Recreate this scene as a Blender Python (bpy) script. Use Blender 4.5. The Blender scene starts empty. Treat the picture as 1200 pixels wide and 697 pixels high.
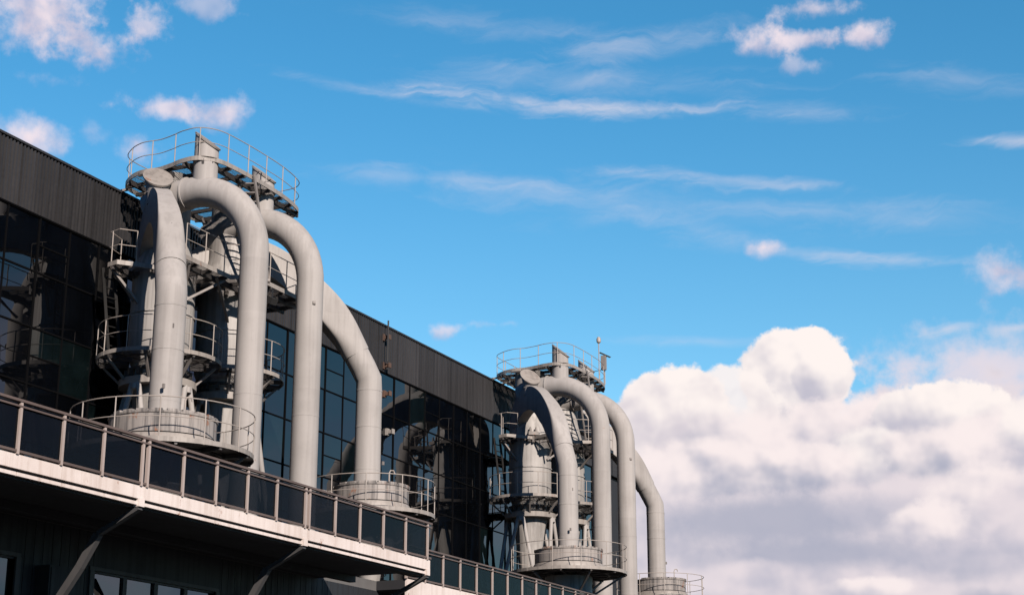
import bpy, bmesh, math, random
from mathutils import Vector, Matrix

random.seed(7)
S = bpy.context.scene
COL = S.collection
R = math.radians
PI = math.pi

# ---------------------------------------------------------------- camera
# world: +Y runs along the facade, +X is the outward normal of the facade, camera height is z = 0
CAMX = 31.0
HEAD = R(24.5)                                   # heading turned left of +Y
PITCH = math.atan2(565, 1900)
cam_d = bpy.data.cameras.new('camera')
cam = bpy.data.objects.new('camera', cam_d)
COL.objects.link(cam)
cam.location = (CAMX, 0, 0)
cam.rotation_euler = (PI/2 + PITCH, 0, HEAD)
cam_d.sensor_width = 36
cam_d.lens = 57.0
cam_d.clip_end = 20000
S.camera = cam

# ---------------------------------------------------------------- sun, sky, exposure
SUN_AZ, SUN_EL = R(39), R(27.5)                    # azimuth from +X towards -Y
SD = Vector((math.cos(SUN_AZ)*math.cos(SUN_EL), -math.sin(SUN_AZ)*math.cos(SUN_EL), math.sin(SUN_EL)))
sl = bpy.data.lights.new('sun', 'SUN')
sl.energy = 5.0
sl.angle = R(0.5)
sl.color = (1.0, 0.885, 0.80)
so = bpy.data.objects.new('sun', sl)
COL.objects.link(so)
so.rotation_euler = (-SD).to_track_quat('-Z', 'Y').to_euler()
so.location = (60, -40, 60)
S.view_settings.view_transform = 'Standard'
S.view_settings.look = 'None'
S.view_settings.exposure = 0.9
S.view_settings.gamma = 1.0
S.view_settings.use_curve_mapping = False
S.render.resolution_x, S.render.resolution_y = 1024, 594
S.render.engine = 'CYCLES'
S.cycles.max_bounces = 5
S.cycles.diffuse_bounces = 2
S.cycles.transparent_max_bounces = 10
S.cycles.caustics_reflective = False
S.cycles.caustics_refractive = False
S.cycles.use_adaptive_sampling = True
S.cycles.adaptive_threshold = 0.02
S.cycles.use_denoising = True

SKY_STRENGTH = 0.1


class NT:
    """small helper that writes shader maths as nodes"""
    def __init__(self, tree):
        self.t = tree
        self.n = tree.nodes
        self.l = tree.links

    def node(self, kind, **props):
        nd = self.n.new(kind)
        for k, v in props.items():
            setattr(nd, k, v)
        return nd

    def put(self, sock, v):
        if v is None:
            return
        if isinstance(v, bpy.types.NodeSocket):
            self.l.new(v, sock)
        else:
            sock.default_value = v

    def m(self, op, a, b=None, c=None, clamp=False):
        nd = self.node('ShaderNodeMath', operation=op, use_clamp=clamp)
        for i, v in enumerate((a, b, c)):
            self.put(nd.inputs[i], v)
        return nd.outputs[0]

    def v(self, op, a, b=None, c=None):
        nd = self.node('ShaderNodeVectorMath', operation=op)
        for i, v in enumerate((a, b, c)):
            self.put(nd.inputs[i], v)
        return nd.outputs['Value'] if op in ('LENGTH', 'DOT_PRODUCT') else nd.outputs['Vector']

    def comb(self, x, y, z=0.0):
        nd = self.node('ShaderNodeCombineXYZ')
        for i, v in enumerate((x, y, z)):
            self.put(nd.inputs[i], v)
        return nd.outputs[0]

    def noise(self, vec, scale, detail=5.0, rough=0.55, lac=2.0, dist=0.0, dim='3D'):
        nd = self.node('ShaderNodeTexNoise', noise_dimensions=dim)
        self.put(nd.inputs['Vector'], vec)
        nd.inputs['Scale'].default_value = scale
        nd.inputs['Detail'].default_value = detail
        nd.inputs['Roughness'].default_value = rough
        nd.inputs['Lacunarity'].default_value = lac
        nd.inputs['Distortion'].default_value = dist
        return nd.outputs[0]

    def step(self, v, lo, hi, a=0.0, b=1.0):
        nd = self.node('ShaderNodeMapRange', interpolation_type='SMOOTHSTEP')
        self.put(nd.inputs['Value'], v)
        nd.inputs['From Min'].default_value = lo
        nd.inputs['From Max'].default_value = hi
        self.put(nd.inputs['To Min'], a)
        self.put(nd.inputs['To Max'], b)
        return nd.outputs[0]

    def mix(self, f, a, b):
        nd = self.node('ShaderNodeMix', data_type='RGBA')
        self.put(nd.inputs[0], f)
        self.put(nd.inputs[6], a)
        self.put(nd.inputs[7], b)
        return nd.outputs[2]


def rgb(r, g, b):
    return (r, g, b, 1.0)


def srgb(r, g, b, k=1.0):
    f = lambda c: ((c/255.0+0.055)/1.055)**2.4 if c > 10 else c/255.0/12.92
    return (f(r)*k, f(g)*k, f(b)*k, 1.0)


def build_sky():
    w = bpy.data.worlds.new('World')
    S.world = w
    w.use_nodes = True
    w.cycles.sampling_method = 'NONE'
    T = NT(w.node_tree)
    T.n.clear()
    out = T.node('ShaderNodeOutputWorld')
    bg = T.node('ShaderNodeBackground')
    bg.inputs['Strength'].default_value = SKY_STRENGTH
    T.l.new(bg.outputs[0], out.inputs['Surface'])
    sky = T.node('ShaderNodeTexSky', sky_type='NISHITA')
    sky.sun_disc = False
    sky.sun_elevation = SUN_EL
    # sun_rotation is measured clockwise from +Y
    sky.sun_rotation = math.atan2(SD.x, SD.y)
    sky.air_density = 1.0
    sky.dust_density = 0.35
    sky.ozone_density = 2.2
    d = T.node('ShaderNodeTexCoord').outputs['Generated']
    if 'Vector' in sky.inputs:
        T.l.new(d, sky.inputs['Vector'])
    hx, hy = -math.sin(HEAD), math.cos(HEAD)
    rx, ry = math.cos(HEAD), math.sin(HEAD)
    fwd = T.v('DOT_PRODUCT', d, (hx, hy, 0))
    rgt = T.v('DOT_PRODUCT', d, (rx, ry, 0))
    sep = T.node('ShaderNodeSeparateXYZ')
    T.l.new(d, sep.inputs[0])
    az = T.m('MULTIPLY', T.m('ARCTAN2', rgt, fwd), 180/PI)
    el = T.m('MULTIPLY', T.m('ARCSINE', sep.outputs[2]), 180/PI)
    p = T.comb(az, el, 0.0)
    # the photograph's clear sky: azure, paler and greener towards the horizon
    tint = T.node('ShaderNodeMix', data_type='RGBA', blend_type='MULTIPLY')
    tint.inputs[0].default_value = 1.0
    T.l.new(sky.outputs[0], tint.inputs[6])
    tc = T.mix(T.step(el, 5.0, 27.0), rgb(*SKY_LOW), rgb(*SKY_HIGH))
    tc = T.mix(T.step(el, 28.0, 60.0), tc, rgb(.035, .11, .2))  # overhead sky, out of view, darkened to cut the fill in the shade
    # unseen sky behind the camera: dimmed and tinted blue to set the shade fill
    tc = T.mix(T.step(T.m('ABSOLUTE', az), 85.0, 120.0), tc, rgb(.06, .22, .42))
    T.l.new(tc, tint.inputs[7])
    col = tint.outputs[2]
    K = 1.0/SKY_STRENGTH/2**S.view_settings.exposure

    def c(r, g, b):
        return srgb(r, g, b, K)

    # shared noises (in degrees of azimuth and elevation)
    wa = T.m('MULTIPLY', T.m('SUBTRACT', T.noise(p, 0.35, 4), 0.5), 2.2)
    wb = T.m('MULTIPLY', T.m('SUBTRACT', T.noise(T.v('ADD', p, (31, 17, 5)), 0.35, 4), 0.5), 1.6)
    warp = T.comb(wa, wb, 0.0)
    pw = T.v('ADD', p, warp)
    n_big = T.m('SUBTRACT', T.noise(p, 0.55, 6, 0.56), 0.5)
    n_r1 = T.noise(p, 0.5, 3, 0.5)
    n_r2 = T.noise(T.v('ADD', p, (0.38, 0.45, 0)), 0.5, 3, 0.5)
    relief = T.m('SUBTRACT', n_r1, n_r2)
    n_fine = T.m('SUBTRACT', T.noise(p, 1.7, 6, 0.6), 0.5)
    n_soft = T.m('SUBTRACT', T.noise(T.v('MULTIPLY', p, (0.5, 1.0, 1)), 0.5, 3, 0.5), 0.5)
    n_wisp = T.m('SUBTRACT', T.noise(T.v('MULTIPLY', pw, (0.22, 1.3, 1)), 1.0, 7, 0.62, dist=0.4), 0.5)

    # (node order: everything below hangs on the noises, so that the shader is evaluated lobe after lobe)
    late = T.m('ADD', T.m('ADD', n_big, relief), T.m('ADD', n_fine, T.m('ADD', n_soft, n_wisp)))
    p_f = T.comb(T.m('MULTIPLY_ADD', late, 1e-7, az), el, 0.0)

    def pos(x, y):
        f = 1900.0
        cp, sp = math.cos(PITCH), math.sin(PITCH)
        xx, yy = x-600, y-348.5
        fw = f*cp + yy*sp
        up = f*sp - yy*cp
        a = math.atan2(xx, fw)
        e = math.atan2(up, math.hypot(fw, xx))
        return math.degrees(a), math.degrees(e)

    def field(x, y, rxp, ryp, src=None, rot=0.0):
        a, e = pos(x, y)
        q = T.v('SUBTRACT', src or p_f, (a, e, 0))
        if rot:
            vr = T.node('ShaderNodeVectorRotate', rotation_type='Z_AXIS')
            T.put(vr.inputs['Vector'], q)
            vr.inputs['Angle'].default_value = R(rot)
            q = vr.outputs[0]
        q = T.v('MULTIPLY', q, (33.2/rxp, 33.2/ryp, 0))
        return q, T.m('SUBTRACT', 1.0, T.v('LENGTH', q))

    # --- haze band low in the sky
    # --- cirrus streaks: x, y, rx, ry, rotation (deg), strength
    for (x, y, a, b, rot, k) in (
            (690, 127, 270, 14, 3, .62), (600, 118, 170, 12, 5, .4), (430, 105, 180, 11, 8, .3),
            (520, 210, 220, 14, 3, .24), (640, 225, 150, 26, -3, .2), (870, 212, 160, 10, 8, .3),
            (760, 205, 150, 9, 4, .22), (820, 270, 110, 22, 10, .22), (1040, 305, 110, 10, 3, .5),
            (960, 298, 70, 9, 4, .35), (740, 55, 140, 26, -6, .33), (1180, 165, 60, 9, 4, .5), (560, 30, 220, 18, 4, .18),
            (1120, 95, 120, 20, 10, .2), (1110, 385, 50, 10, -8, .6), (1190, 385, 40, 9, -5, .5),
            (1000, 250, 260, 26, 6, .18), (700, 96, 230, 26, 4, .26), (760, 240, 320, 40, 6, .14), (930, 130, 160, 14, 5, .22), (820, 400, 120, 9, 2, .2)):
        q, f = field(x, y, a, b, None, rot)
        f = T.m('MULTIPLY_ADD', n_wisp, 2.6, f)
        mk = T.m('MULTIPLY', T.step(f, -0.1, 1.5), k*1.15)
        col = T.mix(mk, col, c(222, 220, 232))

    # --- loose puffs: x, y, rx, ry, alpha, noise
    for (x, y, a, b, k, na) in (
            (45, 18, 105, 50, .96, 1.7), (110, 50, 70, 32, .8, 2.0), (170, 32, 34, 24, .6, 2.4), (245, 8, 40, 16, .4, 2.4),
            (130, 122, 30, 16, .45, 2.4), (30, 160, 60, 30, 1.0, 1.2), (195, 127, 42, 15, .8, 1.8),
            (255, 134, 40, 24, .85, 1.6), (165, 176, 36, 20, .7, 1.7), (65, 95, 40, 12, .25, 2.4), (112, 150, 20, 24, .25, 2.0),
            (885, 52, 42, 26, .85, 1.8), (945, 44, 56, 16, .8, 2.1), (1010, 40, 42, 18, .9, 1.8), (960, 12, 52, 16, .75, 2.0),
            (930, 78, 40, 12, .4, 2.4), (895, 290, 32, 13, .9, 1.5), (1170, 316, 40, 30, .95, 1.3), (1210, 322, 40, 26, .9, 1.3),
            (522, 386, 24, 11, .75, 2.0), (580, 380, 34, 8, .5, 2.2)):
        q, f = field(x, y, a, b)
        f = T.m('MULTIPLY_ADD', n_fine, na*0.62, T.m('MULTIPLY_ADD', n_big, na*1.6, f))
        mk = T.m('MULTIPLY', T.step(f, -0.05, 1.15), k)
        sepq = T.node('ShaderNodeSeparateXYZ')
        T.l.new(q, sepq.inputs[0])
        sh = T.m('MULTIPLY_ADD', relief, 3.0, T.m('MULTIPLY', sepq.outputs[1], 0.5))
        cc = T.mix(T.step(sh, -0.9, 0.5), c(190, 188, 212), c(246, 230, 236))
        col = T.mix(mk, col, cc)

    # --- thin layer at the right, above the bank
    for (x, y, a, b, k) in ((1160, 428, 190, 60, .55), (1120, 440, 150, 34, .8), (1200, 425, 90, 26, .7), (1060, 470, 140, 30, .7), (1180, 470, 90, 40, .8)):
        q, f = field(x, y, a, b)
        f = T.m('MULTIPLY_ADD', n_fine, 0.8, T.m('MULTIPLY_ADD', n_big, 2.2, f))
        col = T.mix(T.m('MULTIPLY', T.step(f, 0.0, 0.9), k), col, c(226, 219, 230))

    # --- the cumulus bank: lobes from far to near; each is lit from the upper right and greys towards its base
    # x, y, rx, ry, softness, alpha, noise, base rgb, top rgb
    G1, G2, G3 = (172, 175, 194), (196, 193, 207), (216, 208, 216)
    W1, W2, W3 = (255, 245, 241), (251, 238, 237), (231, 220, 225)
    for (x, y, a, b, so_, al, na, g, wt) in (
            (1070, 660, 420, 215, .20, 1.0, .5, G2, W3), (800, 640, 150, 200, .22, .95, .4, G2, W3),
            (932, 446, 72, 66, .10, 1.0, .6, G2, W1), (965, 440, 40, 34, .14, 1.0, .6, G2, W1),
            (792, 486, 76, 58, .13, 1.0, .75, G3, W1), (858, 478, 62, 52, .16, .9, .7, G3, W1),
            (880, 520, 95, 50, .5, .9, .7, G1, W2),
            (1000, 500, 85, 42, .3, .95, .8, G2, W2), (1105, 488, 80, 46, .14, 1.0, .75, G2, W1), (1160, 525, 90, 50, .3, .95, .7, G2, W2),
            (1215, 500, 50, 40, .3, .9, .7, G2, W1),
            (1015, 535, 60, 36, .35, .9, .8, G2, W1), (950, 545, 75, 34, .4, .9, .8, G1, W2), (1085, 530, 62, 34, .4, .9, .8, G1, W2),
            (840, 548, 120, 40, .4, .9, .8, G1, W2), (770, 560, 70, 40, .5, .8, .8, G2, W2),
            (900, 610, 190, 42, .7, .85, .6, G1, G1), (1040, 600, 100, 30, .7, .7, .6, G1, G2),
            (1150, 588, 80, 50, .45, .9, .8, G2, W2), (1090, 612, 60, 32, .45, .9, .9, G2, W2), (1195, 610, 60, 50, .5, .9, .8, G2, W3),
            (960, 648, 220, 26, .8, .8, .6, G1, G1), (1130, 655, 120, 30, .8, .7, .7, G1, G2),
            (880, 672, 62, 20, .55, .9, .9, G2, W3), (1020, 688, 66, 16, .4, .9, .9, G2, W2), (800, 690, 90, 26, .6, .8, .8, G2, W3),
            (1140, 700, 100, 20, .6, .7, .8, G1, W3)):
        q, f = field(x, y, a, b)
        f = T.m('MULTIPLY_ADD', n_fine, na*0.42, T.m('MULTIPLY_ADD', n_big, na*1.1, f))
        mk = T.m('MULTIPLY', T.step(f, 0.0, so_), al)
        sepq = T.node('ShaderNodeSeparateXYZ')
        T.l.new(q, sepq.inputs[0])
        sh = T.m('MULTIPLY_ADD', sepq.outputs[0], 0.2, T.m('MULTIPLY', sepq.outputs[1], 0.75))
        sh = T.m('MULTIPLY_ADD', n_soft, 1.5, T.m('MULTIPLY_ADD', relief, 2.6, sh))
        cc = T.mix(T.step(sh, -0.9, 0.55), c(*g), c(*wt))
        col = T.mix(mk, col, cc)

    # --- broken cloud over the rest of the sky, outside the part described above
    off = T.m('MAXIMUM', T.m('SUBTRACT', T.m('ABSOLUTE', az), 20.0), T.m('SUBTRACT', el, 29.0))
    cov = T.noise(T.v('MULTIPLY', p, (0.6, 1.0, 1)), 0.09, 5, 0.55)
    off = T.m('MULTIPLY', T.step(off, 0.0, 6.0), T.m('MULTIPLY', T.step(el, 32.0, 42.0, 1.0, 0.0), T.step(T.m('ABSOLUTE', az), 80.0, 105.0, 1.0, 0.0)))
    mk = T.m('MULTIPLY', T.m('MULTIPLY', T.step(cov, 0.44, 0.62), off), 0.75)
    cc = T.mix(T.step(T.noise(p, 0.2, 4, 0.6), 0.35, 0.65), c(148, 154, 208), c(226, 216, 242))
    col = T.mix(mk, col, cc)
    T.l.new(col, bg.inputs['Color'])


SKY_LOW = (0.60, 0.85, 0.83)
SKY_HIGH = (0.265, 0.76, 0.88)
build_sky()


# ---------------------------------------------------------------- mesh helper
class MB:
    def __init__(self):
        self.v, self.f, self.mi = [], [], []

    def add(self, vs, fs, mi=0):
        o = len(self.v)
        self.v += [tuple(q) for q in vs]
        self.f += [tuple(i+o for i in f) for f in fs]
        self.mi += [mi]*len(fs)
        return self

    def box(self, x0, x1, y0, y1, z0, z1, mi=0):
        vs = [(x, y, z) for x in (x0, x1) for y in (y0, y1) for z in (z0, z1)]
        return self.add(vs, [(0, 1, 3, 2), (4, 6, 7, 5), (0, 4, 5, 1), (2, 3, 7, 6), (0, 2, 6, 4), (1, 5, 7, 3)], mi)

    def bar(self, a, b, w, h, mi=0, up=(0, 0, 1)):
        """rectangular bar from a to b, w across, h along 'up'"""
        a, b = Vector(a), Vector(b)
        d = (b-a).normalized()
        s = d.cross(Vector(up))
        if s.length < 1e-4:
            s = d.cross(Vector((1, 0, 0)))
        s.normalize()
        u = s.cross(d)
        vs = []
        for q in (a, b):
            for (i, j) in ((-1, -1), (1, -1), (1, 1), (-1, 1)):
                vs.append(q + s*(i*w/2) + u*(j*h/2))
        return self.add(vs, [(3, 2, 1, 0), (4, 5, 6, 7), (0, 1, 5, 4), (1, 2, 6, 5), (2, 3, 7, 6), (3, 0, 4, 7)], mi)

    def loft(self, rings, closed_ring=True, cap0=True, cap1=True, loop=False, mi=0):
        n = len(rings[0])
        vs = [q for r in rings for q in r]
        fs = []
        m = len(rings)
        for i in range(m if loop else m-1):
            for j in range(n if closed_ring else n-1):
                k = (j+1) % n
                i2 = (i+1) % m
                fs.append((i*n+j, i*n+k, i2*n+k, i2*n+j))
        if not loop and cap0:
            fs.append(tuple(range(n-1, -1, -1)))
        if not loop and cap1:
            fs.append(tuple(range((m-1)*n, m*n)))
        return self.add(vs, fs, mi)

    def tube(self, pts, r, n=8, closed=False, cap=True, mi=0):
        pts = [Vector(q) for q in pts]
        m = len(pts)
        rr = r if isinstance(r, (list, tuple)) else [r]*m
        rings = []
        ref = None
        for i, q in enumerate(pts):
            if closed:
                t = pts[(i+1) % m]-pts[i-1]
            else:
                t = pts[min(i+1, m-1)]-pts[max(i-1, 0)]
            t.normalize()
            if ref is None:
                ref = Vector((0, 0, 1)) if abs(t.z) < .9 else Vector((1, 0, 0))
            s = t.cross(ref)
            if s.length < 1e-3:
                s = t.cross(Vector((0, 1, 0)))
            s.normalize()
            u = s.cross(t)
            ref = u
            # keep the radius through corners
            k = 1.0
            if not closed and 0 < i < m-1:
                d1 = (pts[i]-pts[i-1]).normalized()
                k = 1/max(.5, d1.dot(t))
            rings.append([q + s*(math.cos(2*PI*j/n)*rr[i]) + u*(math.sin(2*PI*j/n)*rr[i]) for j in range(n)])
        return self.loft(rings, True, cap, cap, closed, mi)

    def lathe(self, prof, cx=0, cy=0, n=48, a0=0, cap0=True, cap1=True, mi=0):
        rings = [[(cx+r*math.cos(2*PI*j/n+a0), cy+r*math.sin(2*PI*j/n+a0), z) for j in range(n)] for r, z in prof]
        return self.loft(rings, True, cap0, cap1, False, mi)

    def prism(self, poly, z0, z1, mi=0):
        n = len(poly)
        vs = [(x, y, z0) for x, y in poly] + [(x, y, z1) for x, y in poly]
        fs = [tuple(range(n-1, -1, -1)), tuple(range(n, 2*n))] + [(i, (i+1) % n, n+(i+1) % n, n+i) for i in range(n)]
        return self.add(vs, fs, mi)

    def build(self, name, mats, root=None, smooth=35):
        me = bpy.data.meshes.new(name)
        off = root_world(root) if root else Vector((0, 0, 0))
        bm = bmesh.new()
        bv = [bm.verts.new(Vector(q)-off) for q in self.v]
        for f, mi in zip(self.f, self.mi):
            try:
                bf = bm.faces.new([bv[i] for i in f])
                bf.material_index = mi
                bf.smooth = smooth > 0
            except ValueError:
                pass
        bmesh.ops.recalc_face_normals(bm, faces=bm.faces)
        bm.to_mesh(me)
        bm.free()
        if smooth:
            me.set_sharp_from_angle(angle=R(smooth))
        for m_ in (mats if isinstance(mats, (list, tuple)) else [mats]):
            me.materials.append(m_)
        o = bpy.data.objects.new(name, me)
        COL.objects.link(o)
        if root:
            o.parent = root
        return o


def root_world(o):
    q = Vector((0, 0, 0))
    while o:
        q = q + Vector(o.location)
        o = o.parent
    return q


def thing(name, label, cat, loc=(0, 0, 0), group=None):
    o = bpy.data.objects.new(name, None)
    o.empty_display_size = 0.2
    COL.objects.link(o)
    o.location = loc
    o['label'] = label
    o['category'] = cat
    if group:
        o['group'] = group
    return o


def tag(o, label, cat, group=None):
    o['label'] = label
    o['category'] = cat
    if group:
        o['group'] = group
    return o


# ---------------------------------------------------------------- materials
def mat(name):
    m_ = bpy.data.materials.new(name)
    m_.use_nodes = True
    T = NT(m_.node_tree)
    b = T.n['Principled BSDF']
    return m_, T, b


def painted(name, base, dirt, rough=0.5, streak=0.35, blotch=0.25, rust=0.0, rust_col=(0.16, 0.06, 0.025), bump=0.02, spec=0.4,
            streak_scale=1.0, seam=0.0):
    """seam > 0: courses of plate differ slightly in tone"""
    m_, T, b = mat(name)
    P = T.node('ShaderNodeNewGeometry').outputs['Position']
    big = T.noise(P, 0.55, 6, 0.6)
    st = T.noise(T.v('MULTIPLY', P, (6.0*streak_scale, 6.0*streak_scale, 0.22)), 1.0, 6, 0.62)
    fine = T.noise(P, 14, 6, 0.65)
    f1 = T.m('MULTIPLY', T.step(st, 0.44, 0.64), streak)
    f2 = T.m('MULTIPLY', T.step(big, 0.43, 0.68), blotch)
    f3 = T.m('MULTIPLY', T.step(fine, 0.52, 0.7), 0.1)
    fac = T.m('ADD', T.m('ADD', f1, f2), f3, clamp=True)
    base, dirt = [q*0.8 for q in base], [q*0.8 for q in dirt]
    col = T.mix(fac, rgb(*base), rgb(*dirt))
    if seam:
        sp = T.node('ShaderNodeSeparateXYZ')
        T.l.new(P, sp.inputs[0])
        wn = T.node('ShaderNodeTexWhiteNoise', noise_dimensions='2D')
        T.l.new(T.comb(T.m('FLOOR', T.m('DIVIDE', sp.outputs[2], 1.63)), T.m('FLOOR', T.m('DIVIDE', sp.outputs[1], 3.3)), 0.0), wn.inputs['Vector'])
        sv = T.node('ShaderNodeVectorMath', operation='SCALE')
        T.l.new(col, sv.inputs[0])
        T.l.new(T.m('MULTIPLY_ADD', wn.outputs[0], seam, 1.0-seam/2), sv.inputs['Scale'])
        col = sv.outputs[0]
    if rust:
        rn = T.noise(T.v('MULTIPLY', P, (1, 1, 0.55)), 2.6, 8, 0.68)
        rf = T.m('MULTIPLY', T.step(rn, 0.70-0.16*rust, 0.76-0.15*rust), T.step(fine, 0.3, 0.6))
        col = T.mix(rf, col, rgb(*rust_col))
    T.l.new(col, b.inputs['Base Color'])
    b.inputs['Specular IOR Level'].default_value = spec
    T.l.new(T.m('ADD', T.m('MULTIPLY', fac, 0.2), rough), b.inputs['Roughness'])
    bp = T.node('ShaderNodeBump')
    bp.inputs['Strength'].default_value = 0.25
    bp.inputs['Distance'].default_value = bump
    T.l.new(T.m('ADD', T.m('MULTIPLY', big, 1.5), T.m('MULTIPLY', fine, 0.15)), bp.inputs['Height'])
    T.l.new(bp.outputs[0], b.inputs['Normal'])
    return m_


M = {}
M['paint'] = painted('weathered_grey_paint', (0.302, 0.283, 0.266), (0.19, 0.176, 0.164), 0.68, 0.28, 0.3, rust=0.18, seam=0.12, spec=0.22)
M['cyclone'] = painted('cyclone_grey_paint', (0.292, 0.275, 0.256), (0.13, 0.12, 0.11), 0.55, 0.5, 0.28, rust=0.22)
M['drum'] = painted('stained_drum_paint', (0.26, 0.235, 0.215), (0.075, 0.07, 0.068), 0.6, 0.85, 0.35, rust=0.75, streak_scale=1.0)
M['edge'] = painted('platform_edge_paint', (0.26, 0.235, 0.21), (0.11, 0.095, 0.085), 0.55, 0.35, 0.4, rust=0.45)
M['rail'] = painted('pale_rail_paint', (0.29, 0.255, 0.225), (0.18, 0.155, 0.135), 0.5, 0.1, 0.3, rust=0.25)
M['beam'] = painted('dark_beam_paint', (0.075, 0.068, 0.065), (0.03, 0.027, 0.025), 0.6, 0.2, 0.5, rust=0.3)
M['beam_grey'] = painted('grey_beam_paint', (0.2, 0.18, 0.165), (0.09, 0.08, 0.075), 0.6, 0.2, 0.4, rust=0.3)
M['fascia'] = painted('cream_fascia_paint', (0.6, 0.53, 0.49), (0.4, 0.325, 0.28), 0.55, 0.38, 0.35, rust=0.5, rust_col=(0.2, 0.1, 0.06))
M['post'] = painted('beige_post_paint', (0.33, 0.27, 0.24), (0.2, 0.155, 0.135), 0.45, 0.1, 0.3)
M['handrail'] = painted('brown_handrail', (0.105, 0.074, 0.062), (0.05, 0.034, 0.028), 0.45, 0.1, 0.5)
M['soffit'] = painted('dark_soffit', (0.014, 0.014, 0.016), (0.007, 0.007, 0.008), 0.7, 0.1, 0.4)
M['boards'] = painted('dark_board_wall', (0.016, 0.018, 0.021), (0.007, 0.008, 0.010), 0.6, 0.5, 0.4)
M['brace'] = painted('grey_brace', (0.055, 0.053, 0.053), (0.025, 0.025, 0.025), 0.55, 0.2, 0.4)
M['frame'] = painted('black_mullion', (0.002, 0.002, 0.0024), (0.001, 0.001, 0.0012), 0.8, 0.1, 0.2, spec=0.06)
M['roof'] = painted('roof_felt', (0.11, 0.11, 0.11), (0.06, 0.06, 0.06), 0.9, 0.0, 0.5)
M['deck'] = painted('deck_concrete', (0.1, 0.096, 0.092), (0.06, 0.057, 0.055), 0.85, 0.1, 0.5)
M['ground'] = painted('asphalt', (0.055, 0.054, 0.052), (0.035, 0.034, 0.033), 0.9, 0.0, 0.5)
M['rust'] = painted('rusty_steel', (0.09, 0.05, 0.033), (0.05, 0.03, 0.022), 0.75, 0.3, 0.6)
M['black'] = painted('black_plastic', (0.02, 0.02, 0.02), (0.01, 0.01, 0.01), 0.5, 0.1, 0.2)
M['concrete'] = painted('opposite_concrete', (0.2, 0.195, 0.19), (0.12, 0.115, 0.11), 0.85, 0.4, 0.5)


def cladding_mat():
    m_, T, b = mat('dark_ribbed_metal')
    P = T.node('ShaderNodeNewGeometry').outputs['Position']
    sp = T.node('ShaderNodeSeparateXYZ')
    T.l.new(P, sp.inputs[0])
    cell = T.node('ShaderNodeTexWhiteNoise', noise_dimensions='1D')
    T.l.new(T.m('FLOOR', T.m('DIVIDE', sp.outputs[1], 1.35)), cell.inputs['W'])
    st = T.noise(T.v('MULTIPLY', P, (1, 9, 0.35)), 1.0, 5, 0.6)
    fine = T.noise(P, 9, 5, 0.6)
    v = T.m('ADD', T.m('MULTIPLY', T.m('SUBTRACT', cell.outputs[0], 0.5), 0.55), T.m('MULTIPLY', T.m('SUBTRACT', st, 0.5), 1.3))
    v = T.m('ADD', v, T.m('MULTIPLY', T.m('SUBTRACT', fine, 0.5), 0.5))
    v = T.m('ADD', v, 1.0)
    c_ = T.v('SCALE', (0.0185, 0.0178, 0.0185))
    nd = T.node('ShaderNodeVectorMath', operation='SCALE')
    nd.inputs[0].default_value = (0.0185, 0.0178, 0.0185)
    T.l.new(v, nd.inputs['Scale'])
    T.l.new(nd.outputs[0], b.inputs['Base Color'])
    b.inputs['Roughness'].default_value = 0.5
    b.inputs['Specular IOR Level'].default_value = 0.25
    return m_


M['clad'] = cladding_mat()


def glass_mat(name, base, ior=1.72, rough=0.015):
    m_, T, b = mat(name)
    P = T.node('ShaderNodeNewGeometry').outputs['Position']
    nz = T.noise(P, 0.8, 4, 0.6)
    col = T.mix(T.step(nz, 0.35, 0.7), rgb(*base), rgb(*[q*0.5 for q in base]))
    T.l.new(col, b.inputs['Base Color'])
    b.inputs['Roughness'].default_value = rough
    b.inputs['IOR'].default_value = ior
    b.inputs['Specular IOR Level'].default_value = 0.5
    bp = T.node('ShaderNodeBump')
    bp.inputs['Strength'].default_value = 0.06
    bp.inputs['Distance'].default_value = 0.05
    T.l.new(T.noise(P, 0.9, 2, 0.5), bp.inputs['Height'])
    T.l.new(bp.outputs[0], b.inputs['Normal'])
    return m_


M['glass'] = glass_mat('dark_facade_glass', (0.0012, 0.0016, 0.0024))
M['glass_green'] = glass_mat('greenish_facade_glass', (0.0025, 0.005, 0.0055))
M['window_glass'] = glass_mat('lower_window_glass', (0.0015, 0.002, 0.003), 1.9)


def tinted_panel():
    m_ = bpy.data.materials.new('tinted_balustrade_glass')
    m_.use_nodes = True
    T = NT(m_.node_tree)
    b = T.n['Principled BSDF']
    b.inputs['Base Color'].default_value = (0.003, 0.004, 0.006, 1)
    b.inputs['Roughness'].default_value = 0.03
    b.inputs['IOR'].default_value = 1.28
    tr = T.node('ShaderNodeBsdfTransparent')
    tr.inputs[0].default_value = (0.3, 0.31, 0.34, 1)
    mx = T.node('ShaderNodeMixShader')
    mx.inputs[0].default_value = 0.5
    T.l.new(tr.outputs[0], mx.inputs[1])
    T.l.new(b.outputs[0], mx.inputs[2])
    T.l.new(mx.outputs[0], T.n['Material Output'].inputs['Surface'])
    return m_


M['tint'] = tinted_panel()


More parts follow.
